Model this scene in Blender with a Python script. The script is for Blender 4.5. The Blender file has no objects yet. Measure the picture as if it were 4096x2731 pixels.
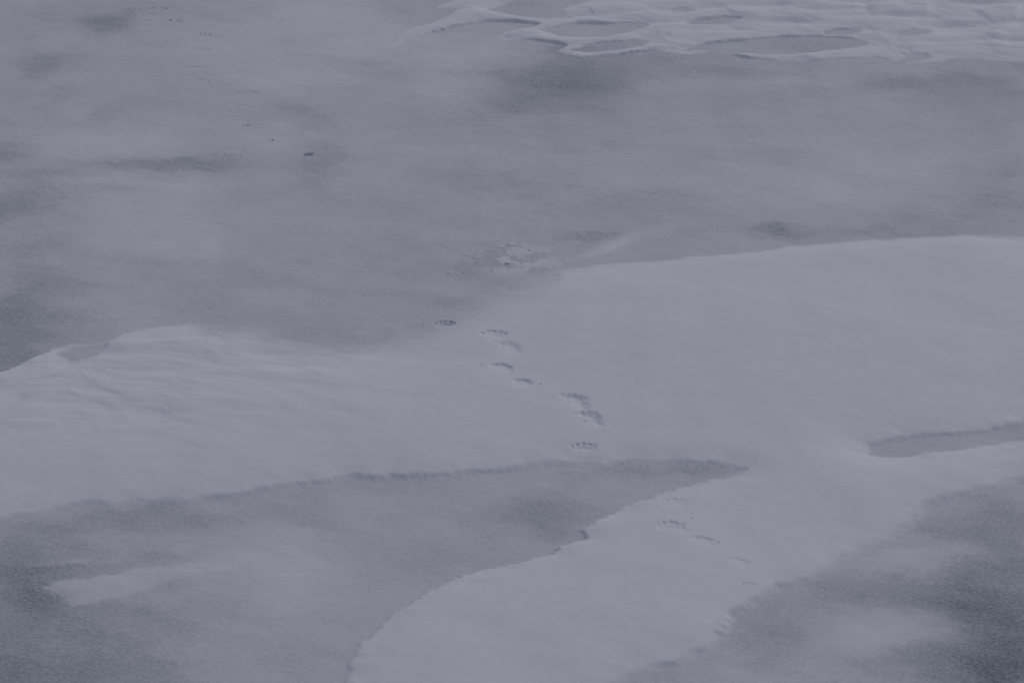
import bpy, math, random
import numpy as np

# ------------------------------------------------------------------ camera, sky, sun, exposure
scene = bpy.context.scene
CAM_H = 18.5                       # metres above the ice (a ship's rail)
PITCH = math.radians(28.0)         # looking down by this much
FPX = 12600.0                      # focal length in photograph pixels (4096 wide)
cam_data = bpy.data.cameras.new('camera')
cam_data.sensor_width = 36.0
cam_data.lens = FPX / 4096.0 * 36.0
cam_data.clip_start = 0.5
cam_data.clip_end = 20000.0
cam = bpy.data.objects.new('camera', cam_data)
scene.collection.objects.link(cam)
cam.location = (0, 0, CAM_H)
cam.rotation_euler = (math.pi / 2 - PITCH, 0, 0)
scene.camera = cam

SUN_EL = math.radians(32.0)
SUN_AZ = math.radians(40.0)        # clockwise from +Y (straight ahead) towards +X (right)
world = bpy.data.worlds.new('World')
scene.world = world
world.use_nodes = True
wn = world.node_tree
for n in list(wn.nodes):
    wn.nodes.remove(n)
w_out = wn.nodes.new('ShaderNodeOutputWorld')
w_bg = wn.nodes.new('ShaderNodeBackground')
w_hs = wn.nodes.new('ShaderNodeHueSaturation')
w_sky = wn.nodes.new('ShaderNodeTexSky')
w_sky.sky_type = 'NISHITA'
w_sky.sun_disc = False
w_sky.sun_elevation = SUN_EL
w_sky.sun_rotation = SUN_AZ
w_sky.air_density = 1.0
w_sky.dust_density = 4.0
w_sky.ozone_density = 2.0
w_hs.inputs['Saturation'].default_value = 0.9     # overcast: greyer than a clear sky
w_bg.inputs['Strength'].default_value = 0.10
wn.links.new(w_sky.outputs[0], w_hs.inputs['Color'])
w_mix = wn.nodes.new('ShaderNodeMix')              # an even cloud layer over that sky
w_mix.data_type = 'RGBA'
w_mix.inputs['Factor'].default_value = 0.62
w_mix.inputs[7].default_value = (3.62, 3.77, 4.80, 1)
wn.links.new(w_hs.outputs[0], w_mix.inputs[6])
wn.links.new(w_mix.outputs[2], w_bg.inputs['Color'])
wn.links.new(w_bg.outputs[0], w_out.inputs['Surface'])

sun_data = bpy.data.lights.new('sun', 'SUN')
sun_data.energy = 0.8
sun_data.angle = math.radians(35)
sun_data.color = (1.0, 0.93, 0.95)
sun = bpy.data.objects.new('sun', sun_data)
scene.collection.objects.link(sun)
sun.rotation_euler = (math.pi / 2 - SUN_EL, 0, math.pi - SUN_AZ)

vs = scene.view_settings
vs.view_transform = 'Standard'
vs.look = 'None'
vs.gamma = 1.0
vs.use_curve_mapping = False
vs.exposure = -0.63

# ------------------------------------------------------------------ helpers
COL = scene.collection
rng = random.Random(7)

def at(u, v):
    """photograph pixel -> point (x, y) in metres on the level ice"""
    xc = (u - 2048.0) / FPX
    yc = (1365.5 - v) / FPX
    c, s = math.cos(PITCH), math.sin(PITCH)
    t = CAM_H / (s - yc * c)
    return xc * t, (c + yc * s) * t

def mpp(v):
    """metres per photograph pixel across the ground at row v"""
    yc = (1365.5 - v) / FPX
    return CAM_H / (math.sin(PITCH) - yc * math.cos(PITCH)) / FPX

def pts(lst):
    return np.array([at(u, v) for u, v in lst])

def _h(ix, iy, seed):
    n = (ix.astype(np.int64) * 374761393 + iy.astype(np.int64) * 668265263 + seed * 974711) & 0x7fffffff
    n = ((n ^ (n >> 13)) * 1274126177) & 0x7fffffff
    n = n ^ (n >> 16)
    return (n & 0xffff) * (2 * math.pi / 65536.0)

def noise(x, y, seed=0):
    ix = np.floor(x); iy = np.floor(y)
    fx = x - ix; fy = y - iy
    ux = fx * fx * fx * (fx * (fx * 6 - 15) + 10)
    uy = fy * fy * fy * (fy * (fy * 6 - 15) + 10)
    def g(dx, dy):
        a = _h(ix + dx, iy + dy, seed)
        return np.cos(a) * (fx - dx) + np.sin(a) * (fy - dy)
    n0 = g(0, 0) * (1 - ux) + g(1, 0) * ux
    n1 = g(0, 1) * (1 - ux) + g(1, 1) * ux
    return (n0 * (1 - uy) + n1 * uy) * 1.5

def fbm(x, y, seed=0, octv=3, gain=0.5):
    r = 0; a = 1.0; f = 1.0
    for k in range(octv):
        r = r + a * noise(x * f + 17.3 * k, y * f - 9.1 * k, seed + k)
        a *= gain; f *= 2.03
    return r

def sstep(a, b, x):
    t = np.clip((x - a) / (b - a), 0, 1)
    return t * t * (3 - 2 * t)

WIND = math.radians(-13)           # streaks left by the wind
def along(x, y):
    return x * math.cos(WIND) + y * math.sin(WIND), -x * math.sin(WIND) + y * math.cos(WIND)

def poly_sd(P, x, y, vals=None, reach=1.6):
    """signed distance (inside > 0) to polygon P, and a value blended along its edge"""
    out = np.full(x.shape, -reach)
    val = np.full(x.shape, vals[0] if vals is not None else 0.0)
    mnx, mny = P.min(0) - reach; mxx, mxy = P.max(0) + reach
    sel = (x > mnx) & (x < mxx) & (y > mny) & (y < mxy)
    if not sel.any():
        return out, val
    X = x[sel]; Y = y[sel]
    d2 = np.full(X.shape, 1e9); inside = np.zeros(X.shape, bool); vv = np.zeros(X.shape); ww = np.zeros(X.shape)
    n = len(P)
    for i in range(n):
        ax, ay = P[i]; bx, by = P[(i + 1) % n]
        ex, ey = bx - ax, by - ay
        t = np.clip(((X - ax) * ex + (Y - ay) * ey) / (ex * ex + ey * ey + 1e-12), 0, 1)
        q = (X - ax - t * ex) ** 2 + (Y - ay - t * ey) ** 2
        m = q < d2
        d2 = np.where(m, q, d2)
        if vals is not None:
            w = 1.0 / (q + .004) ** 2
            vv += w * (vals[i] * (1 - t) + vals[(i + 1) % n] * t); ww += w
        if abs(ey) > 1e-12:
            c = (ay > Y) != (by > Y)
            inside ^= c & (X < (bx - ax) * (Y - ay) / ey + ax)
    d = np.sqrt(d2)
    out[sel] = np.where(inside, d, -d)
    if vals is not None:
        val[sel] = vv / ww
    return np.clip(out, -reach, 3.0), val

def line_off(P, x, y, reach=1.2):
    """signed offset (far side > 0) from an open polyline, and position 0..1 along it"""
    off = np.full(x.shape, 99.0); pos = np.zeros(x.shape)
    mnx, mny = P.min(0) - reach; mxx, mxy = P.max(0) + reach
    sel = (x > mnx) & (x < mxx) & (y > mny) & (y < mxy)
    if not sel.any():
        return off, pos
    X = x[sel]; Y = y[sel]
    d2 = np.full(X.shape, 1e9); sg = np.ones(X.shape); pp = np.zeros(X.shape)
    seg = np.sqrt(((P[1:] - P[:-1]) ** 2).sum(1)); tot = seg.sum(); acc = 0
    for i in range(len(P) - 1):
        ax, ay = P[i]; ex, ey = P[i + 1] - P[i]
        t = np.clip(((X - ax) * ex + (Y - ay) * ey) / (ex * ex + ey * ey + 1e-12), 0, 1)
        q = (X - ax - t * ex) ** 2 + (Y - ay - t * ey) ** 2
        m = q < d2
        d2 = np.where(m, q, d2)
        sg = np.where(m, np.sign(ex * (Y - ay) - ey * (X - ax)), sg)
        pp = np.where(m, (acc + t * seg[i]) / tot, pp)
        acc += seg[i]
    off[sel] = np.sqrt(d2) * sg; pos[sel] = pp
    return off, pos

# ------------------------------------------------------------------ the lie of the snow
# each drift: outline traced on the ice as (u, v, softness of that stretch of edge in metres)
def drift(outline, thick, body=0.0, rag=1.0):
    return dict(P=pts([(u, v) for u, v, s in outline]), L=np.array([s for u, v, s in outline]), T=thick, body=body, rag=rag)

MAIN = drift([
    (-500, 1640, .25), (0, 1490, .07), (150, 1425, .06), (230, 1392, .08), (290, 1372, .10), (360, 1385, .15), (430, 1362, .10),
    (480, 1328, .12), (560, 1320, .16), (640, 1300, .2), (740, 1287, .28), (850, 1302, .4), (1080, 1312, .4), (1100, 1350, .4),
    (1330, 1385, .35), (1480, 1372, .35), (1620, 1332, .4), (1740, 1268, .45), (1829, 1202, .5), (1968, 1149, .5), (2142, 1097, .45),
    (2229, 1072, .3), (2525, 1048, .22), (2960, 1010, .22), (3222, 975, .22), (3483, 954, .22), (3831, 937, .25), (4096, 945, .25),
    (4700, 930, .3), (4700, 1600, .2), (4096, 1700, .12), (3900, 1742, .10), (3700, 1755, .12), (3620, 1764, .14), (3545, 1776, .16),
    (3498, 1798, .2), (3496, 1814, .2), (3540, 1824, .12), (3640, 1822, .09), (3800, 1803, .08), (3950, 1782, .08), (4096, 1762, .08), (4700, 1665, .08),
    (4700, 1800, .3), (4096, 1933, .3), (4000, 1970, .3), (3850, 2010, .3), (3744, 2038, .3), (3675, 2116, .3), (3570, 2177, .3), (3413, 2246, .3),
    (3257, 2334, .25), (3135, 2368, .25), (2960, 2473, .25), (2945, 2500, .25), (2925, 2540, .25), (2856, 2612, .25), (2717, 2664, .25), (2577, 2717, .3),
    (2300, 2840, .3), (1900, 3100, .2), (1320, 2950, .1), (1365, 2731, .08), (1400, 2640, .08), (1440, 2570, .08), (1490, 2530, .08), (1560, 2452, .08),
    (1620, 2420, .08), (1700, 2360, .08), (1780, 2320, .08), (1900, 2282, .08), (2050, 2250, .08), (2200, 2215, .08), (2240, 2187, .08), (2340, 2160, .08),
    (2345, 2145, .08), (2308, 2126, .08), (2330, 2110, .08), (2400, 2072, .09), (2520, 2012, .10), (2640, 1967, .10), (2760, 1932, .12), (2870, 1915, .14),
    (2962, 1886, .2), (2900, 1868, .2), (2800, 1866, .2),
    (2700, 1860, .2), (2600, 1868, .2), (2500, 1858, .2), (2420, 1876, .2), (2350, 1870, .22), (2250, 1868, .22), (2130, 1880, .22),
    (2000, 1897, .2), (1800, 1912, .2), (1620, 1928, .2), (1560, 1920, .2), (1400, 1925, .2), (1200, 1955, .2), (1000, 1985, .2),
    (800, 2012, .2), (600, 2020, .2), (450, 2032, .2), (350, 2027, .2), (200, 2060, .2), (100, 2068, .2), (0, 2090, .2), (-500, 2180, .2)], .040, .045)
# the broad middle drift and the foreground drift meet in a low saddle along this line
SADDLE = pts([(-600, 2400), (1000, 2250), (2000, 2080), (2600, 1925), (2962, 1886), (3200, 1860), (3502, 1806), (4096, 1732), (4800, 1640)])
TONGUE = drift([
    (160, 2352, .07), (200, 2326, .08), (300, 2311, .10), (480, 2282, .10), (700, 2255, .12), (800, 2250, .16), (870, 2262, .35),
    (985, 2266, .2), (880, 2296, .6), (800, 2338, .5), (640, 2368, .3), (500, 2395, .15), (380, 2425, .11), (285, 2436, .09), (235, 2402, .09)], .022, .015)
RIDGED = drift([
    (1548, 198, .12), (1585, 140, .1), (1650, 112, .1), (1720, 92, .1), (1790, 62, .1), (1835, 36, .15), (1740, 36, .2), (1760, 15, .2), (1860, -10, .2),
    (2000, -80, .3), (2600, -260, .3), (4700, -300, .3), (4700, 240, .2), (4096, 246, .2), (3960, 240, .2), (3850, 236, .2), (3760, 252, .18),
    (3640, 262, .15), (3600, 252, .2), (3500, 232, .25), (3350, 238, .2), (3220, 252, .14), (3100, 246, .12), (3000, 236, .11), (2900, 218, .12),
    (2850, 207, .14), (2765, 221, .18), (2700, 214, .2), (2600, 205, .1), (2450, 227, .08), (2320, 232, .07), (2225, 208, .09), (2240, 196, .1), (2260, 186, .1),
    (2200, 172, .15), (2130, 163, .12), (2020, 166, .12), (1985, 150, .14), (2020, 128, .14), (2130, 112, .12), (2150, 104, .12), (2060, 92, .1),
    (1960, 90, .1), (1880, 98, .1), (1800, 116, .12), (1720, 138, .12), (1640, 168, .12)], .018, .035, .6)
LOW_TONGUE = drift([
    (2200, 1075, .4), (2300, 1012, .3), (2400, 966, .25), (2500, 922, .3), (2570, 900, .4), (2680, 893, .5), (2750, 930, .5), (2650, 968, .5),
    (2590, 1000, .5), (2500, 1060, .5)], .015, .03)
TONGUE['cap'] = .45; LOW_TONGUE['cap'] = .7           # thin snow, the ice shows through
DRIFTS = [MAIN, TONGUE, RIDGED, LOW_TONGUE]

# lens-shaped hollows scoured through a drift down to the ice: (drift index, outline, softness)
HOLLOWS = [(k, pts(o), s) for k, o, s in [
    (0, [(255, 1425), (300, 1402), (350, 1392), (402, 1392), (396, 1408), (340, 1432), (290, 1440)], .3),
    (2, [(1960, 42), (2050, 14), (2150, -10), (2290, -20), (2345, 8), (2250, 32), (2235, 52), (2290, 70), (2180, 80), (2090, 72), (2010, 58)], .12),
    (2, [(2175, 128), (2240, 112), (2310, 97), (2450, 98), (2560, 94), (2592, 102), (2520, 128), (2420, 152), (2330, 152), (2240, 148)], .11),
    (2, [(2288, 203), (2350, 188), (2450, 172), (2560, 164), (2592, 167), (2560, 184), (2450, 203), (2350, 209)], .10),
    (2, [(2755, 201), (2800, 188), (2850, 177), (3000, 162), (3100, 152), (3180, 150), (3300, 156), (3400, 158), (3462, 172), (3430, 188), (3300, 205),
         (3150, 221), (3050, 222), (2950, 214), (2870, 206)], .13),
    (2, [(2768, 98), (2830, 82), (2900, 74), (2952, 76), (2900, 92), (2830, 100)], .2),
    (2, [(2690, 45), (2740, 38), (2775, 40), (2740, 50)], .25),
    (2, [(3310, 138), (3360, 128), (3430, 126), (3400, 138)], .3),
    (2, [(3610, 140), (3660, 126), (3720, 120), (3700, 138), (3650, 144)], .3),
    (2, [(3600, 248), (3640, 232), (3700, 224), (3715, 232), (3680, 246)], .2),
]]

# crests and steps on the snow: (polyline, height, width near side, width far side)
RIDGES = [(pts(p), h * (.65 if p[0][1] < 260 else .5), w1 * (1.3 if p[0][1] < 260 else 1), w2) for p, h, w1, w2 in [
    ([(-60, 1540), (0, 1512), (120, 1455), (230, 1408)], .03, .35, .12),
    ([(60, 1700), (150, 1590), (260, 1510), (380, 1440), (470, 1390), (560, 1350)], .045, .5, .12),
    ([(520, 1405), (640, 1385), (760, 1375), (900, 1368)], .022, .22, .06),
    ([(380, 1330), (560, 1336), (680, 1328), (860, 1322), (1080, 1322)], .02, .2, .08),
    ([(890, 1376), (1080, 1392), (1240, 1388), (1400, 1392)], .03, .2, .07),
    ([(980, 1500), (1120, 1512), (1250, 1496), (1330, 1486)], .022, .2, .06),
    ([(820, 1320), (1000, 1345), (1100, 1378)], .015, .15, .08),
    ([(340, 1608), (460, 1612), (620, 1624)], .016, .12, .05),
    ([(270, 1666), (420, 1676), (560, 1688)], .018, .14, .05),
    ([(0, 1716), (120, 1712), (210, 1720), (240, 1745)], .02, .16, .06),
    ([(440, 1418), (540, 1436), (610, 1452)], .022, .14, .04),
    ([(640, 1520), (780, 1545), (840, 1560)], .014, .14, .05),
    ([(2600, 1020), (3000, 1045), (3600, 1010), (4100, 1000)], .03, .6, .3),
    ([(1220, 1355), (1330, 1352), (1400, 1362)], .016, .12, .06),
    # wind-cut crests of the ridged snow
    ([(1570, 185), (1640, 140), (1760, 108), (1850, 66), (1900, 52), (2000, 62), (2150, 84), (2260, 88), (2400, 84), (2550, 64), (2800, 58), (3100, 36)], .05, .3, .12),
    ([(2010, 150), (2100, 130), (2190, 108)], .035, .15, .1),
    ([(2030, 162), (2150, 156), (2260, 160), (2400, 162), (2500, 140), (2600, 106), (2750, 110), (2950, 106)], .05, .22, .1),
    ([(2240, 200), (2330, 220), (2450, 215), (2600, 195), (2720, 182)], .035, .12, .08),
    ([(2300, 40), (2350, 28), (2450, 32), (2650, 22), (2800, 10)], .04, .3, .12),
    ([(2560, 66), (2700, 62), (2900, 52), (3100, 60)], .035, .25, .1),
    ([(2740, 140), (2850, 148), (3000, 138), (3200, 122), (3350, 140), (3500, 148)], .05, .4, .14),
    ([(2880, 216), (3000, 228), (3150, 230), (3300, 214), (3440, 192)], .03, .12, .08),
    ([(3230, 80), (3300, 92), (3400, 94), (3550, 82), (3700, 86)], .05, .5, .16),
    ([(3560, 152), (3700, 148), (3850, 158), (4050, 150)], .045, .4, .15),
    ([(3450, 34), (3600, 28), (3750, 36)], .05, .5, .16),
    ([(3600, 196), (3800, 190), (4000, 204)], .03, .3, .14),
    ([(3900, 62), (4000, 44), (4096, 52)], .045, .4, .15),
    ([(3100, 18), (3300, 12), (3480, 18)], .04, .4, .15),
    ([(3640, 258), (3700, 252), (3780, 244)], .022, .1, .08),
]]

# soft swells (+) and dips (-) : (u, v, half width px, half depth px, height m)
SWELLS = [(*at(u, v), a * mpp(v), b * mpp(v) / math.sin(PITCH), h * .6) for u, v, a, b, h in [
    (3000, 1350, 900, 260, .10), (1300, 1700, 900, 200, .07), (400, 1850, 500, 130, .06), (2600, 2400, 600, 250, .08), (3500, 1950, 500, 120, .07),
    (1500, 1440, 300, 45, -.04), (820, 1460, 160, 30, -.03), (640, 1500, 130, 22, -.03), (150, 1630, 160, 26, -.03),
    (1180, 1480, 140, 25, -.03), (1060, 1425, 140, 24, -.03), (640, 1680, 150, 22, -.02), (2010, 760, 260, 70, .02), (2350, 1180, 500, 60, .03),
    (3600, 72, 150, 14, -.06), (3450, 20, 110, 12, -.06), (3860, 108, 130, 16, -.06), (3300, 48, 140, 14, -.05), (3950, 25, 120, 12, -.05),
    (3150, 92, 150, 15, -.06), (4000, 170, 120, 13, -.05), (3740, 176, 120, 12, -.04), (3000, 30, 180, 13, -.05), (2900, 125, 160, 12, -.04), (4040, 100, 100, 13, -.05)]]

# where the thin frost over the ice is blown away (-) or lies thicker (+); lower corners also have lens vignetting painted in
PATCHES = [(*at(u, v), a * 1.2 * mpp(v), b * 1.25 * mpp(v) / math.sin(PITCH), h * .92 if (u > 3700 and v > 2100) or (u < 350 and v > 2100) else (h * .7 if h < 0 else h * 1.5)) for u, v, a, b, h in [
    (420, 85, 90, 35, -.42), (450, 120, 60, 20, -.2), (190, 245, 110, 40, -.25), (130, 290, 70, 25, -.2), (80, 160, 60, 20, -.12), (250, 370, 120, 25, -.14),
    (400, 465, 60, 22, -.18), (60, 600, 90, 50, -.28), (720, 645, 170, 26, -.30), (850, 655, 90, 28, -.2), (480, 655, 160, 18, -.22), (180, 700, 140, 28, -.22),
    (420, 770, 90, 20, -.14), (60, 790, 110, 55, -.32), (60, 850, 150, 40, -.28), (160, 975, 160, 60, -.24), (200, 1110, 200, 60, -.16),
    (50, 1250, 160, 70, -.38), (60, 1350, 220, 90, -.22), (30, 1440, 150, 60, -.3), (700, 870, 130, 25, -.06), (830, 1205, 60, 34, -.2), (640, 1065, 30, 14, -.12),
    (1465, 255, 40, 20, -.26), (1225, 620, 130, 60, -.14), (1260, 690, 80, 60, -.12), (1150, 440, 160, 50, -.12), (1290, 460, 80, 25, -.10), (1260, 570, 90, 30, -.12),
    (1930, 302, 110, 10, -.26), (2020, 320, 80, 12, -.12), (2180, 350, 190, 70, -.34), (2350, 290, 230, 70, -.26), (2420, 345, 90, 35, -.16), (2250, 210, 80, 22, -.3), (2020, 440, 110, 40, -.22),
    (2700, 260, 300, 40, -.14), (2440, 190, 170, 18, -.15), (3150, 190, 260, 30, -.22), (3440, 345, 120, 35, -.16), (3600, 330, 160, 30, -.16), (3820, 310, 220, 45, -.20), (4020, 370, 180, 70, -.14),
    (3000, 280, 300, 30, -.1), (3300, 390, 200, 22, -.08), (3070, 930, 70, 26, -.36), (3150, 960, 130, 18, -.22), (3500, 930, 350, 16, -.18), (3950, 810, 150, 60, -.10), (4000, 640, 120, 200, -.08),
    (2340, 965, 110, 16, -.30), (1900, 1085, 110, 40, -.16), (1800, 1200, 130, 40, -.12), (1500, 1330, 240, 40, -.08), (2080, 720, 220, 90, -.12), (2400, 830, 200, 50, -.08), (1380, 770, 120, 40, -.06), (2250, 540, 300, 40, -.06),
    (2150, 2010, 150, 70, -.20), (2280, 2060, 130, 70, -.18), (2560, 1890, 240, 26, -.22), (2800, 1880, 100, 14, -.15), (1600, 1960, 380, 22, -.08), (420, 2080, 260, 40, -.18), (720, 2060, 260, 30, -.12), (120, 2240, 260, 120, -.26),
    (60, 2330, 160, 60, -.2), (330, 2255, 200, 18, -.12), (560, 2220, 200, 18, -.1), (160, 2400, 90, 40, -.16), (760, 2470, 150, 50, -.14), (480, 2440, 200, 18, -.10), (60, 2690, 420, 170, -.36), (500, 2650, 300, 60, -.08),
    (1260, 2050, 220, 70, -.06), (1500, 2300, 220, 60, -.08), (850, 2080, 180, 60, -.05),
    (3330, 2400, 200, 60, -.22), (3520, 2330, 120, 40, -.12), (3120, 2520, 160, 40, -.18), (3060, 2600, 140, 50, -.12), (3750, 2330, 260, 90, -.12), (3900, 2420, 150, 70, -.24), (4030, 2560, 260, 160, -.34), (4080, 2680, 240, 110, -.36),
    (3560, 2660, 220, 44, -.26), (3700, 2620, 90, 25, -.16), (4050, 2150, 120, 120, -.18), (3850, 2160, 120, 60, -.10), (3900, 2690, 140, 40, -.2), (3560, 2390, 110, 15, -.1), (3950, 2250, 300, 200, -.10), (3400, 2650, 600, 120, -.08), (250, 2550, 400, 160, -.10),
    (1300, 60, 220, 90, .16), (1500, 160, 160, 60, .14), (1850, 210, 250, 50, .16), (1800, 340, 160, 60, .10), (1120, 560, 160, 60, .12), (600, 830, 280, 80, .14), (500, 950, 260, 60, .12), (1000, 1180, 200, 80, .04),
    (500, 730, 300, 22, .14), (600, 560, 260, 60, .10), (300, 560, 160, 60, .08), (950, 200, 260, 120, .10), (3500, 660, 300, 60, .12), (3400, 780, 350, 50, .12), (2700, 560, 300, 40, .06), (2050, 470, 100, 30, .06), (3200, 330, 200, 22, .10),
    (2950, 200, 110, 22, .10), (320, 2240, 140, 14, .26), (1200, 2230, 160, 90, .12), (1050, 2160, 220, 60, .08), (1100, 2350, 260, 80, .10), (3560, 2560, 260, 60, .12), (3480, 2480, 110, 40, .08), (3100, 2690, 260, 40, .12), (2000, 1960, 220, 30, .06),
    (830, 1010, 44, 40, .18), (1180, 300, 200, 80, .10), (2950, 700, 400, 60, .05), (1250, 2130, 60, 10, .1), (3650, 2230, 200, 40, .16), (3800, 2480, 90, 70, .10), (1040, 2275, 220, 26, .14), (2250, 420, 380, 60, -.14), (3700, 850, 420, 50, -.06), (2700, 620, 420, 40, -.05)]]

# ------------------------------------------------------------------ the bear's prints
# u, v, width px, depth m, wall softness, tilt (floor ramps up towards the near left), toes, pad, heel, bare toes, yaw deg, label
PRINTS = [
    (1781, 1303, 88, .050, .10, .15, 1.0, .9, .0, .9, 0, 'crisp paw print with dark toe holes and wide pad, on the broad drift upper edge'),
    (1974, 1362, 108, .050, .22, .55, .9, .7, .5, .0, -6, 'soft paw print with five toe dents just right of the crisp dark-toed print'),
    (2030, 1412, 116, .040, .35, 1.0, .25, .0, .7, .0, -14, 'thin drifted-in crescent print directly below the soft five-toed print'),
    (2002, 1498, 98, .050, .20, .75, .7, .4, .5, .0, -8, 'rounded paw print with toe pits and curved right wall, above the oval one touching it'),
    (2088, 1560, 90, .050, .18, .6, .7, .5, .2, .0, -10, 'oval crumbly paw print in the middle of the broad drift, lower of a touching pair'),
    (2290, 1622, 118, .060, .32, 1.0, .45, .0, 1.0, .0, -16, 'deep crescent paw print with a long drag running to its lower right'),
    (2348, 1692, 122, .060, .32, 1.0, .35, .0, .9, .0, -14, 'dark crescent paw print just above the clear five-toed one at the drift edge'),
    (2335, 1806, 104, .045, .16, .2, 1.0, .7, .5, .25, 0, 'clear paw print with five round toe pits near the lower edge of the broad drift'),
    (2692, 2026, 112, .027, .25, .5, .8, .2, .6, .0, -8, 'faint paw print at the top edge of the foreground drift with a scrape trailing right'),
    (2680, 2130, 112, .042, .20, .4, .9, .8, .9, .0, 0, 'paw print with an arched ridge behind its toes, clearest on the foreground drift'),
    (2806, 2192, 104, .034, .28, .8, .5, .2, .4, .0, -8, 'shallow crescent print on the foreground drift, lower right of the arched-ridge print'),
    (2955, 2276, 90, .022, .25, .5, .9, .3, .4, .0, -14, 'very faint paw print with scratchy toes, second last on the foreground drift'),
    (2996, 2362, 62, .014, .2, .4, .9, .2, .0, .3, 0, 'barely visible speck-toed print nearest the lower edge of the foreground drift'),
    (626, 40, 80, .020, .14, .3, 1.0, .1, .0, .55, 0, 'farthest paw print, an arc of five toe dents near the top left'),
    (690, 90, 72, .018, .16, .3, .9, .1, .0, .5, -6, 'broken toe marks with a small snow lump, second print from the top left'),
    (818, 150, 88, .020, .14, .3, 1.0, .3, .0, .45, 0, 'arched toe print with a long dark line behind it, third print from the top'),
    (804, 203, 78, .015, .16, .3, .9, .2, .0, .3, -3, 'thin scratched print below the arched toe print, fourth from the top'),
    (790, 273, 66, .016, .14, .3, 1.0, .0, .0, .5, -6, 'short row of four small toe dashes, fifth print from the top'),
    (806, 326, 70, .016, .16, .3, 1.0, .2, .0, .5, 4, 'row of dim toe spots with a faint line beneath, sixth print from the top'),
    (990, 378, 82, .015, .16, .3, 1.0, .1, .0, .4, 0, 'faint arc of toe dents on pale frost, above the small black-toed print'),
    (978, 430, 74, .012, .2, .3, .7, .1, .0, .2, 0, 'almost vanished print between the faint toe arc and the small black-toed print'),
    (988, 508, 62, .032, .14, .4, 1.0, .0, .0, 1.0, 0, 'small print with two black toe holes on pale frost at upper left'),
    (1229, 617, 56, .040, .14, .0, .0, .0, .0, 1.0, 8, 'dark oval hole punched through the crust to the ice, right of the black-toed print'),
    (1228, 742, 62, .010, .2, .3, .9, .0, .0, .3, 0, 'faint toe dots on bare frost below the dark oval hole'),
    (1740, 1232, 76, .010, .2, .3, .8, .2, .0, .3, 0, 'faint ghost of a print just above the crisp dark-toed print'),
    (1472, 1192, 84, .014, .3, .3, .8, .2, .0, .2, 6, 'crumbled print alone on the grey ice left of the rough crust'),
]
TOES = [(-.84, .20), (-.47, .46), (-.02, .56), (.43, .48), (.82, .20)]

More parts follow.
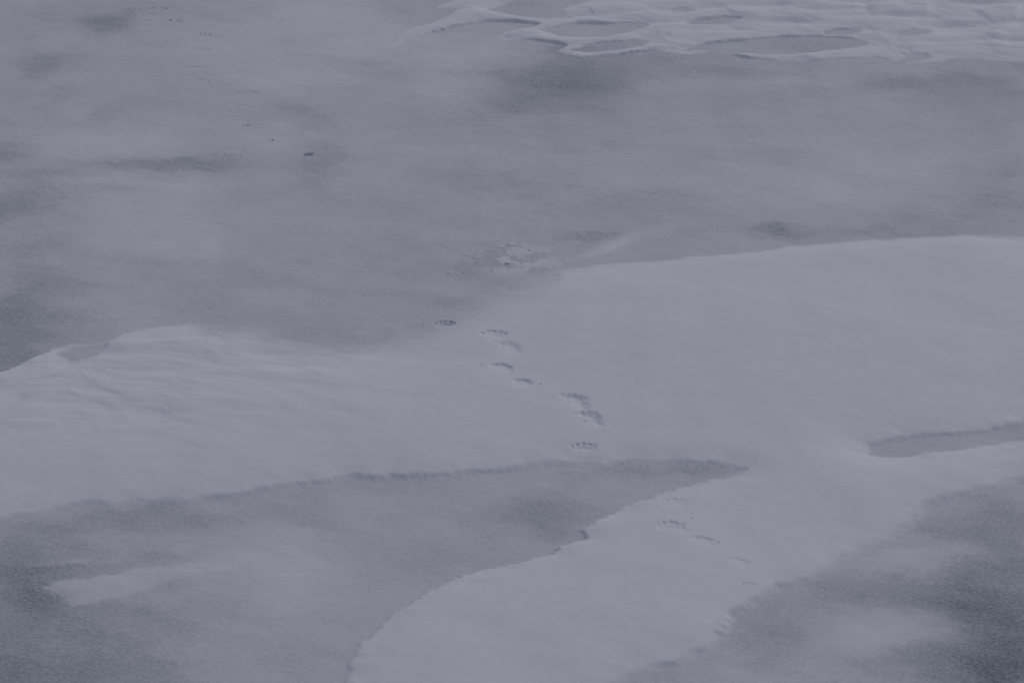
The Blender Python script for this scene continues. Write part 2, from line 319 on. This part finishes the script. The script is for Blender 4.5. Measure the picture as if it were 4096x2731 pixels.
class Print:
    def __init__(self, row, k):
        (u, v, w, self.d, self.s, self.tilt, self.toes, self.pad, self.heel, self.bare, yaw, self.label) = row
        self.d *= .70
        self.x, self.y = at(u, v)
        self.R = w * mpp(v) / 2
        self.yaw = math.radians(yaw)
        r = random.Random(100 + k)
        self.k = k
        self.tv = [(ta + r.uniform(-.05, .05), tb + r.uniform(-.06, .06), r.uniform(.13, .17), r.uniform(.6, 1.15)) for ta, tb in TOES]
        if w < 70 and self.toes > .9:
            self.tv = self.tv[:4] if self.bare < .9 else self.tv[1:4]
        self.oval = self.toes == 0
        e = self.heel
        way = [(-1.02, .10), (-.88, .42), (-.55, .66), (-.1, .78), (.35, .72), (.72, .48), (.98, .12), (1.05 + .24 * e, -.22 - .2 * e), (1.1 + .58 * e, -.42 - .55 * e)]
        fine = []
        for i in range(len(way) - 1):                      # round the corners
            p0 = way[max(i - 1, 0)]; p1 = way[i]; p2 = way[i + 1]; p3 = way[min(i + 2, len(way) - 1)]
            for t in (0, .25, .5, .75):
                fine.append(tuple(.5 * (2 * p1[c] + (p2[c] - p0[c]) * t + (2 * p0[c] - 5 * p1[c] + 4 * p2[c] - p3[c]) * t * t + (3 * p1[c] - p0[c] - 3 * p2[c] + p3[c]) * t ** 3) for c in (0, 1)))
        fine.append(way[-1])
        self.spine = np.array(fine)

    def local(self, x, y):
        c, s = math.cos(self.yaw), math.sin(self.yaw)
        dx, dy = (x - self.x) / self.R, (y - self.y) / self.R
        return dx * c + dy * s, -dx * s + dy * c

    def eval(self, x, y):
        """height change, bareness (0..1), part index (0 hollow, 1 pad, 2.. toes, 9 heel), outline value"""
        a, b = self.local(x, y)
        wob = noise(a * 2.3 + self.k * 7.7, b * 2.3, 41) * .10 + noise(a * 5 + self.k, b * 5, 43) * .025
        aw, bw = a + wob, b + wob * .8
        part = np.zeros(x.shape, int)
        s = self.s
        bare = np.zeros(x.shape)
        if self.oval:
            q = 1 - np.sqrt((aw + wob) ** 2 + ((bw + .5 * wob - .18 * aw) / (.62 + .18 * aw)) ** 2)
            h = -self.d * sstep(-.1, .5, q)
            return h, sstep(-.05, .55, q) * (.62 + .2 * noise(a * 3, b * 3, 91)), part, q + .35
        q = 1 - np.sqrt((aw / 1.02) ** 2 + ((bw + .02) / .86) ** 2)
        ramp = np.clip(.5 + .62 * bw + .38 * aw, 0, 1.15)
        # the wall: steep on the far and right side, the floor rising slowly towards the near left
        off, pos = line_off(self.spine, aw, bw, 3.0)
        o = -off
        wid = .24 + .34 * pos + .45 * self.tilt
        taper = sstep(0, .22, pos) * (1 - sstep(.55 + .2 * self.heel, 1.0, pos))
        wall = sstep(-.06, .16 + 1.3 * s, o) * np.exp(-(np.maximum(o - .06, 0) / wid) ** 1.25) * (.25 + .75 * taper) * sstep(0, .06, pos) * (1 - sstep(.93, 1, pos))
        wall = wall * (.6 + .4 * self.tilt)
        basin = sstep(-s * .5, s * 2.2, q)
        only_toes = self.toes > .75 and self.pad < .35 and self.heel == 0
        hb = wall * (.12 if only_toes else .42 + .5 * self.tilt)
        pc = -.10 - .12 * aw ** 2
        qp = 1 - np.sqrt((aw / .80) ** 2 + ((bw - pc) / .36) ** 2)
        padv = sstep(-s * .4, s * 1.6 + .25, qp) * self.pad * np.clip(.55 + .5 * ramp, 0, 1)
        part[(qp > 0) & (self.pad > .15)] = 1
        tv = np.zeros(x.shape); cl = np.zeros(x.shape)
        for i, (ta, tb, r, dp) in enumerate(self.tv):
            qt = 1 - np.sqrt(((aw - ta) / r) ** 2 + ((bw - tb) / (r * 1.15)) ** 2)
            part[qt > -.1] = 2 + i
            tv = np.maximum(tv, sstep(-.6 - s, .8, qt) * dp)
            qc = 1 - np.sqrt(((aw - ta * 1.06) / .07) ** 2 + ((bw - tb - .20) / .09) ** 2)
            cl = np.maximum(cl, sstep(-.6, .8, qc) * dp)
        tv = tv * self.toes
        ex = np.maximum(padv * (.7 if s < .17 else .45), tv * (.6 if only_toes else .40)) + cl * .14 * self.toes
        part[(wall > .3) & (part == 0) & (pos > .72)] = 9
        h = -self.d * (hb * (1 - .45 * np.clip(padv + tv, 0, 1)) + ex + basin * (.02 if only_toes else .16))
        h = h + noise(a * 7, b * 7, 47 + self.k) * .03 * self.d * np.clip(basin + wall, 0, 1)
        if self.bare > 0:
            bare = np.maximum(sstep(.3, .85, tv) * .8, cl * .8) * min(1.0, self.bare * (1.15 if only_toes else 1))
            if self.k == 0:                         # only the right-hand toes reach the ice
                bare = bare * (.25 + .75 * sstep(-.3, .6, a))
        return h, bare, part, np.maximum(q + .16, np.where(wall > .06, .1, -.1))

PR = [Print(r, k) for k, r in enumerate(PRINTS)]

# ------------------------------------------------------------------ height and snow cover anywhere
X0, X1, Y0, Y1 = -9.0, 9.0, 25.2, 47.6
ROUGH = (*at(2060, 1040), 190 * mpp(1040), 75 * mpp(1040) / math.sin(PITCH))

def field(x, y):
    a, b = along(x, y)
    n_big = fbm(x * .9, y * .7, 3, 2)
    n_mid = fbm(a * 3.0, b * 5.5, 5, 2)
    n_fine = fbm(x * 16, y * 14, 9, 3, .6)
    n_wob = fbm(x * 2.1, y * 1.6, 11, 2)
    sds = []; Ls = []; raw = []
    for k, D in enumerate(DRIFTS):
        sd, L = poly_sd(D['P'], x, y, D['L'])
        raw.append(sd)
        sds.append(sd); Ls.append(L)
    holes = [[] for D in DRIFTS]
    for k, P, s in HOLLOWS:
        hd, _ = poly_sd(P, x, y)
        holes[k].append((-hd, s * (1.7 if k == 2 else .6))); sds[k] = np.minimum(sds[k], -hd)
    far, _ = line_off(SADDLE, x, y, 9.0)
    thick = np.zeros(x.shape); own = np.zeros(x.shape, int); best = np.full(x.shape, -9.0)
    snow = np.zeros(x.shape)
    for k, D in enumerate(DRIFTS):
        f = np.ones(x.shape); c = np.ones(x.shape); sd0 = None
        for d0, L in [(raw[k], Ls[k])] + holes[k]:
            sd = d0 + D['rag'] * (n_mid * .03 + n_wob * .035 + n_fine * .018 * np.clip(.14 / L, .5, 1.3)) - .012
            f = np.minimum(f, np.where(sd > 0, 1 - np.exp(-np.maximum(sd, 0) / (L * .8)), 0))
            wide = .22 if k == 2 else (.7 + 1.1 * sstep(.28, .45, L))
            c = np.minimum(c, sstep(-.015, .02 + L * wide, sd))
            sd0 = sd if sd0 is None else np.minimum(sd0, sd)
        lip = .55 + .45 * sstep(-.5, .6, fbm(x * 1.7, y * 2.1, 61 + k, 2))
        t = f * D['T'] * (lip + (1 - lip) * sstep(.05, .45, sds[k])) + D['body'] * (1 - np.exp(-(np.maximum(sds[k], 0) / .9) ** 1.5))
        m = sds[k] > best
        own = np.where(m & (sd0 > 0), (np.where(far > 0, 1, 2) if k == 0 else k + 2), own); best = np.where(m, sds[k], best)
        thick = np.maximum(thick, t); snow = np.maximum(snow, c * D.get('cap', 1.0))
    # relief of the ice itself and the snow surface
    z = .012 * n_big
    on = sstep(.15, .8, snow)
    sw = np.zeros(x.shape)
    for sx, sy, ra, rb, h in SWELLS:
        sw = sw + h * np.exp(-((x - sx) / ra) ** 2 - ((y - sy) / rb) ** 2)
    rd = np.zeros(x.shape)
    for P, h, w1, w2 in RIDGES:
        o, p = line_off(P, x, y)
        o = o + n_mid * .02
        w = np.where(o < 0, w1, w2)
        fade = np.clip(np.minimum(p, 1 - p) * 6, 0, 1)
        rd = np.maximum(rd, h * np.exp(-(o / w) ** 2) * (fade * fade * (3 - 2 * fade)))
    # small wind ripples where the snow is hard: left of the broad drift and the far ridged snow
    ax, ay = at(450, 1520)
    hard = np.exp(-((x - ax) / 3.2) ** 2 - ((y - ay) / 1.8) ** 2) + sstep(42.2, 43.2, y) * sstep(-1.6, .5, x)
    tf = fbm(a * .55 + n_big * .4, b * 1.7 + n_big * .5, 21, 3) * 3.2 + n_fine * .05
    fl = np.floor(tf); ter = fl + sstep(.0, .35, tf - fl)          # thin plates of wind-packed snow
    rip = (ter * .005 + fbm(a * .9, b * 3.2, 25, 2) * .006) * np.clip(hard, 0, 1)
    soft = fbm(a * 1.3, b * 2.2, 23, 2) * .004 + fbm(a * 5, b * 9, 27, 3) * .0011
    z = z + thick + on * (sw + rd + rip + soft)
    # thin frost cover on the ice, plus the vignette darkening of the lower corners
    wx, wy = x + n_mid * .08 + n_big * .15 + n_fine * .04, y + n_big * .25 + n_mid * .10 + n_fine * .06
    fr = .625 + .04 * fbm(a * .5, b * .8, 31, 3) + .02 * fbm(a * 2.0, b * 4.0, 33, 3)
    for sc, sd_, am in ((.55, 71, .045), (.9, 75, .03), (1.7, 79, .022)):         # sheets of thin snow with lobed edges
        q_ = fbm(a * sc, b * sc * 1.6, sd_, 5, .55) + n_fine * .05
        fr = fr + am * (sstep(-.02, .03, q_) * .6 + sstep(-.3, .3, q_) * .4 - .5)
    pt = np.zeros(x.shape)
    for sx, sy, ra, rb, h in PATCHES:
        pt = pt + h * np.exp(-((wx - sx) / ra) ** 2 - ((wy - sy) / rb) ** 2)
    lob = .085 * fbm(a * 1.0, b * 2.0, 83, 5, .6) + .012 * n_fine
    fr = fr + pt * .72 - .045 * (1 - sstep(-.03, .03, pt + .095 + lob)) - .035 * (1 - sstep(-.03, .03, pt + .21 + lob)) + .04 * sstep(-.02, .02, pt - .08 + lob)
    # rough broken crust
    rr = np.exp(-(((x - ROUGH[0]) / ROUGH[2]) ** 2 + ((y - ROUGH[1]) / ROUGH[3]) ** 2) ** 1.5)
    cr = sstep(.05, .16, fbm(a * 2.6, b * 3.6, 37, 4, .6)) * rr
    fr = fr + .22 * cr * (1 - snow) - .10 * rr * (1 - cr)
    z = z + .007 * cr * (1 - snow)
    # frost is a little uneven: edges of thin sheets
    z = z + .004 * sstep(-.04, .04, fbm(a * 1.2, b * 2.6, 39, 4)) * (1 - snow) * .5
    fr = np.clip(fr, .05, .86)
    cover = fr + (1 - fr) * snow
    edge = sstep(0, .9, np.minimum(x - X0, X1 - x)) * sstep(0, .9, np.minimum(y - Y0, Y1 - y))
    return z * edge, .63 + (cover - .63) * edge, own, snow

def with_prints(x, y, z, cov, only=None):
    for p in PR:
        if only is not None and p not in only:
            continue
        rr = p.R * 2.6
        m = (np.abs(x - p.x) < rr) & (np.abs(y - p.y) < rr)
        if not m.any():
            continue
        h, bare, part, q = p.eval(x[m], y[m])
        z[m] += h
        cov[m] = cov[m] * (1 - bare) + .08 * bare
    return z, cov

# ------------------------------------------------------------------ material: snow over frosted ice
def snow_material():
    m = bpy.data.materials.new('snow_and_ice')
    m.use_nodes = True
    nt = m.node_tree
    N = nt.nodes; Lk = nt.links
    for n in list(N):
        N.remove(n)
    out = N.new('ShaderNodeOutputMaterial')
    bs = N.new('ShaderNodeBsdfPrincipled')
    Lk.new(bs.outputs[0], out.inputs[0])
    at_ = N.new('ShaderNodeAttribute'); at_.attribute_name = 'cover'
    geo = N.new('ShaderNodeNewGeometry')
    mp = N.new('ShaderNodeMapping')
    mp.inputs['Rotation'].default_value = (0, 0, -WIND)
    Lk.new(geo.outputs['Position'], mp.inputs['Vector'])

    def nz(scale, stretch, detail, rough):
        s = N.new('ShaderNodeVectorMath'); s.operation = 'MULTIPLY'
        s.inputs[1].default_value = (1.0 / stretch, 1.0, 1.0)
        Lk.new(mp.outputs[0], s.inputs[0])
        t = N.new('ShaderNodeTexNoise')
        t.inputs['Scale'].default_value = scale
        t.inputs['Detail'].default_value = detail
        t.inputs['Roughness'].default_value = rough
        Lk.new(s.outputs[0], t.inputs['Vector'])
        return t.outputs['Fac']

    def mth(op, a, b, clamp=False):
        n = N.new('ShaderNodeMath'); n.operation = op; n.use_clamp = clamp
        for i, q in enumerate((a, b)):
            if isinstance(q, (int, float)):
                n.inputs[i].default_value = q
            else:
                Lk.new(q, n.inputs[i])
        return n.outputs[0]

    streak = nz(9.0, 2.0, 5, .62)      # thin wind-blown sheets
    grain = nz(42.0, 1.9, 3, .8)      # frost needles
    cov = at_.outputs['Fac']
    bare = mth('SUBTRACT', 1.0, cov, True)
    v1 = mth('MULTIPLY', mth('SUBTRACT', streak, .5), .18)
    v2 = mth('MULTIPLY', mth('SUBTRACT', grain, .5), 1.35)
    var = mth('MULTIPLY', mth('ADD', v1, v2), mth('ADD', mth('MULTIPLY', bare, 1.0), .03))
    c2 = mth('ADD', cov, var, True)
    ramp = N.new('ShaderNodeValToRGB')
    e = ramp.color_ramp.elements
    e[0].position = 0.0; e[0].color = (.200, .245, .285, 1)
    e[1].position = 1.0; e[1].color = (.800, .808, .840, 1)
    q = e.new(.30); q.color = (.430, .470, .505, 1)
    q = e.new(.60); q.color = (.640, .660, .695, 1)
    Lk.new(c2, ramp.inputs[0])
    Lk.new(ramp.outputs[0], bs.inputs['Base Color'])
    bs.inputs['Roughness'].default_value = .75
    bs.inputs['Specular IOR Level'].default_value = .18
    bh = mth('MULTIPLY', mth('ADD', mth('MULTIPLY', grain, .7), mth('MULTIPLY', streak, .5)), mth('ADD', mth('MULTIPLY', bare, .9), .26))
    bp = N.new('ShaderNodeBump')
    bp.inputs['Strength'].default_value = 1.0
    bp.inputs['Distance'].default_value = .016
    Lk.new(bh, bp.inputs['Height'])
    Lk.new(bp.outputs[0], bs.inputs['Normal'])
    return m

MAT = snow_material()

# ------------------------------------------------------------------ build the surface
def make_mesh(name, V, Fq, Nrm, C, origin=(0, 0, 0), parent=None):
    me = bpy.data.meshes.new(name)
    V = V - np.array(origin)
    nf = len(Fq)
    me.vertices.add(len(V)); me.vertices.foreach_set('co', V.astype(np.float32).ravel())
    me.loops.add(nf * 4); me.loops.foreach_set('vertex_index', Fq.astype(np.int32).ravel())
    me.polygons.add(nf)
    me.polygons.foreach_set('loop_start', np.arange(0, nf * 4, 4, dtype=np.int32))
    me.polygons.foreach_set('use_smooth', np.ones(nf, bool))
    at_ = me.attributes.new('cover', 'FLOAT', 'POINT')
    at_.data.foreach_set('value', C.astype(np.float32))
    me.update(calc_edges=True)
    me.normals_split_custom_set_from_vertices(Nrm.astype(np.float32))
    me.materials.append(MAT)
    o = bpy.data.objects.new(name, me)
    COL.objects.link(o)
    o.location = origin
    return o

DX, DY = .018, .024
xs = np.arange(X0, X1 + 1e-6, DX); ys = np.arange(Y0, Y1 + 1e-6, DY)
X1 = xs[-1]; Y1 = ys[-1]
nx, ny = len(xs), len(ys)
GX, GY = np.meshgrid(xs, ys)
Zb, Cb, OWN, SN = field(GX.ravel(), GY.ravel())
Zc, Cc = with_prints(GX.ravel(), GY.ravel(), Zb.copy(), Cb.copy())
Z = Zc.reshape(ny, nx); C = Cc.reshape(ny, nx); OWN = OWN.reshape(ny, nx)

def normals(Zg, dx, dy):
    gy, gx = np.gradient(Zg, dy, dx)
    n = np.stack([-gx, -gy, np.ones_like(gx)], -1)
    return n / np.linalg.norm(n, axis=-1, keepdims=True)

NR = normals(Z, DX, DY)
lab = OWN[:-1, :-1].copy()
# tidy specks: a face belongs to a drift when most of its corners do
vote = (OWN[:-1, :-1] > 0).astype(int) + (OWN[1:, :-1] > 0) + (OWN[:-1, 1:] > 0) + (OWN[1:, 1:] > 0)
lab = np.where(vote >= 2, np.maximum.reduce([OWN[:-1, :-1], OWN[1:, :-1], OWN[:-1, 1:], OWN[1:, 1:]]), 0)

# cells taken over by the prints (finer mesh)
cx = (xs[:-1] + xs[1:]) / 2; cy = (ys[:-1] + ys[1:]) / 2
PCELL = []
for k, p in enumerate(PR):
    i0, i1 = np.searchsorted(cx, [p.x - 2.6 * p.R, p.x + 2.6 * p.R])
    j0, j1 = np.searchsorted(cy, [p.y - 2.6 * p.R, p.y + 2.6 * p.R])
    MX, MY = np.meshgrid(cx[i0:i1], cy[j0:j1])
    _, _, _, q = p.eval(MX.ravel(), MY.ravel())
    m = (q.reshape(MX.shape) > 0) & (lab[j0:j1, i0:i1] < 100)
    lab[j0:j1, i0:i1][m] = 100 + k
    PCELL.append((i0, i1, j0, j1, m))

VID = np.arange(ny * nx).reshape(ny, nx)
QUAD = np.stack([VID[:-1, :-1], VID[:-1, 1:], VID[1:, 1:], VID[1:, :-1]], -1).reshape(-1, 4)
V_ALL = np.stack([GX.ravel(), GY.ravel(), Z.ravel()], -1)
N_ALL = NR.reshape(-1, 3)
LAB = lab.ravel()

def sub_mesh(name, mask, origin=None, extra=None):
    f = QUAD[mask]
    idx, inv = np.unique(f.ravel(), return_inverse=True)
    V, Nn, Cv, F = V_ALL[idx], N_ALL[idx], C.ravel()[idx], inv.reshape(-1, 4)
    if extra is not None:
        ev, ef = extra
        F = np.concatenate([F, ef + len(V)])
        V = np.concatenate([V, ev]); Nn = np.concatenate([Nn, np.tile([0, 0, 1.0], (len(ev), 1))]); Cv = np.concatenate([Cv, np.full(len(ev), .63)])
    if origin is None:
        origin = (0, 0, 0)
    return make_mesh(name, V, F, Nn, Cv, origin)

# the ice sheet goes on, level, to the horizon
B = 9000.0
ring_v = np.array([(-B, -B, 0), (B, -B, 0), (B, Y0, 0), (-B, Y0, 0), (-B, Y1, 0), (B, Y1, 0), (B, B, 0), (-B, B, 0),
                   (X0, Y0, 0), (X0, Y1, 0), (X1, Y0, 0), (X1, Y1, 0)], float)
ring_f = np.array([(0, 1, 2, 3), (4, 5, 6, 7), (3, 8, 9, 4), (10, 2, 5, 11)])
ice = sub_mesh('sea_ice', LAB == 0, None, (ring_v, ring_f))
ice['kind'] = 'structure'
ice['label'] = 'grey frosted sea ice with wind-blown streaks of thin snow'

DRIFT_LABELS = [
    'broad pale snow drift crossing the middle of the ice with most of the paw prints',
    'large smooth foreground snow drift sweeping from bottom centre to the right edge',
    'small tongue-shaped snow drift lying alone on the grey ice at lower left',
    'wind-carved ridged snow with scoured hollows along the top right',
    'low faint tongue of snow joining the far edge of the broad drift']
for k, lb in enumerate(DRIFT_LABELS):
    jj, ii = np.nonzero(lab == k + 1)
    c = (xs[ii].mean(), ys[jj].mean())
    o = sub_mesh('snow_drift', LAB == k + 1, (c[0], c[1], 0))
    o['label'] = lb; o['category'] = 'snow drift'; o['group'] = 'wind-laid snow drifts on the ice'

# ------------------------------------------------------------------ prints: finer cells, joined to the coarse ones without a gap
SUB = 4
PART_NAMES = {1: 'pad_mark', 9: 'drag_mark'}
for k, p in enumerate(PR):
    i0, i1, j0, j1, m = PCELL[k]
    nxf, nyf = (i1 - i0) * SUB + 1, (j1 - j0) * SUB + 1
    fx = xs[i0] + np.arange(nxf) * (DX / SUB); fy = ys[j0] + np.arange(nyf) * (DY / SUB)
    FX, FY = np.meshgrid(fx, fy)
    # smooth base from the coarse grid (without prints), prints exactly
    def lerp_grid(G):
        g = G[j0:j1 + 1, i0:i1 + 1]
        tx = np.arange(nxf) / SUB; ty = np.arange(nyf) / SUB
        ix = np.minimum(tx.astype(int), g.shape[1] - 2); iy = np.minimum(ty.astype(int), g.shape[0] - 2)
        ax = (tx - ix)[None, :]; ay = (ty - iy)[:, None]
        return (g[iy][:, ix] * (1 - ax) + g[iy][:, ix + 1] * ax) * (1 - ay) + (g[iy + 1][:, ix] * (1 - ax) + g[iy + 1][:, ix + 1] * ax) * ay
    zb = lerp_grid(Zb.reshape(ny, nx)); cb = lerp_grid(Cb.reshape(ny, nx))
    near = [q for q in PR if abs(q.x - p.x) < .9 and abs(q.y - p.y) < .9]
    zf, cf = with_prints(FX.ravel(), FY.ravel(), zb.ravel().copy(), cb.ravel().copy(), near)
    zf = zf.reshape(nyf, nxf); cf = cf.reshape(nyf, nxf)
    nrm = normals(zf, DX / SUB, DY / SUB)
    coarse_z = lerp_grid(Z); coarse_c = lerp_grid(C)
    cn = np.stack([lerp_grid(NR[..., q]) for q in range(3)], -1)
    # vertices on the rim of the cell set follow the coarse mesh exactly
    inside = np.repeat(np.repeat(m, SUB, 0), SUB, 1)
    pad = np.pad(inside, 1)
    allin = pad[:-1, :-1] & pad[1:, :-1] & pad[:-1, 1:] & pad[1:, 1:]
    zf = np.where(allin, zf, coarse_z); cf = np.where(allin, cf, coarse_c)
    nrm = np.where(allin[..., None], nrm, cn)
    vid = np.arange(nyf * nxf).reshape(nyf, nxf)
    quads = np.stack([vid[:-1, :-1], vid[:-1, 1:], vid[1:, 1:], vid[1:, :-1]], -1)
    mx, my = np.meshgrid((fx[:-1] + fx[1:]) / 2, (fy[:-1] + fy[1:]) / 2)
    _, _, part, _ = p.eval(mx.ravel(), my.ravel())
    part = part.reshape(mx.shape)
    VV = np.stack([FX.ravel(), FY.ravel(), zf.ravel()], -1)
    org = (p.x, p.y, float(np.interp(0, [0, 1], [zb[nyf // 2, nxf // 2]] * 2)))
    root = None
    for pi in [0] + [q for q in np.unique(part[inside]) if q != 0]:
        sel = inside & (part == pi)
        if not sel.any():
            continue
        f = quads[sel]
        idx, inv = np.unique(f.ravel(), return_inverse=True)
        nm = 'paw_print' if pi == 0 else PART_NAMES.get(int(pi), 'toe_mark')
        o = make_mesh(nm, VV[idx], inv.reshape(-1, 4), nrm.reshape(-1, 3)[idx], cf.ravel()[idx], org)
        if pi == 0:
            root = o
            o['label'] = p.label; o['category'] = 'paw print'; o['group'] = 'line of bear tracks in the snow'
        else:
            o.parent = root
            o.location = (0, 0, 0)

# ------------------------------------------------------------------ loose bits: crust flakes and small snow lumps
def ground_z(x, y):
    i = int(round((x - X0) / DX)); j = int(round((y - Y0) / DY))
    return float(Z[j, i])

def bit(name, x, y, rx, ry, t, tilt, seed, cov):
    """an irregular rounded chip: outline ring on the snow, a smaller top ring, a top point"""
    r = random.Random(seed); n = 10
    V = []; F = []
    prof = [r.uniform(.7, 1.15) for _ in range(n)]
    for lev, (sc, z) in enumerate(((1.0, -.35), (.98, .35), (.72, .9))):
        for i in range(n):
            a = 2 * math.pi * i / n
            V.append((math.cos(a) * rx * prof[i] * sc, math.sin(a) * ry * prof[i] * sc, z * t + math.cos(a) * tilt * rx))
    V.append((0, 0, t))
    me = bpy.data.meshes.new(name)
    for l in range(2):
        for i in range(n):
            k = (i + 1) % n
            F.append((l * n + i, l * n + k, (l + 1) * n + k, (l + 1) * n + i))
    for i in range(n):
        F.append((2 * n + i, 2 * n + (i + 1) % n, 3 * n))
    me.from_pydata(V, [], F)
    me.polygons.foreach_set('use_smooth', np.ones(len(F), bool))
    q = me.attributes.new('cover', 'FLOAT', 'POINT')
    q.data.foreach_set('value', np.full(len(V), cov, np.float32))
    me.materials.append(MAT)
    o = bpy.data.objects.new(name, me); COL.objects.link(o)
    o.location = (x, y, ground_z(x, y)); o.rotation_euler = (0, 0, r.uniform(0, 6))
    return o

rf = random.Random(21)
for i, (u, v, w) in enumerate([(1872, 1018, 30), (1905, 1030, 22), (1950, 1000, 26), (2000, 985, 34), (2048, 976, 40), (2090, 984, 26), (2125, 1000, 30), (1985, 1040, 24),
                               (2030, 1052, 30), (1800, 1090, 28), (1830, 1094, 20), (1858, 1092, 18), (2070, 1034, 24), (1965, 1075, 18), (1925, 1060, 20), (2150, 1022, 22)]):
    x, y = at(u, v); w *= mpp(v) * .5
    o = bit('crust_flake', x, y, w, w * rf.uniform(.6, 1.0), .005, rf.uniform(-.05, .05), 300 + i, .74)
    o['label'] = 'thin flake of broken snow crust in the rough patch on the ice'
    o['category'] = 'snow flake'; o['group'] = 'broken crust flakes in the rough patch'
for i, (u, v, w, lb) in enumerate([
        (686, 84, 13, 'pale snow lump kicked up beside the second print from the top left'),
        (1930, 1486, 7, 'tiny snow crumb left of the rounded paw print with toe pits'),
        (2163, 1564, 7, 'tiny snow crumb right of the oval crumbly paw print'),
        (1694, 1294, 7, 'tiny snow crumb left of the crisp dark-toed print'),
        (2766, 2095, 7, 'tiny snow crumb right of the arched-ridge print'),
        (2875, 2198, 7, 'tiny snow crumb right of the shallow crescent print'),
        (1092, 562, 12, 'small crust chip between the black-toed print and the dark oval hole')]):
    x, y = at(u, v); w *= mpp(v) * .5
    o = bit('snow_lump', x, y, w, w, w * 1.1, 0, 400 + i, 1.0 if i == 0 else .7)
    o['label'] = lb; o['category'] = 'snow lump'; o['group'] = 'loose snow lumps by the tracks'
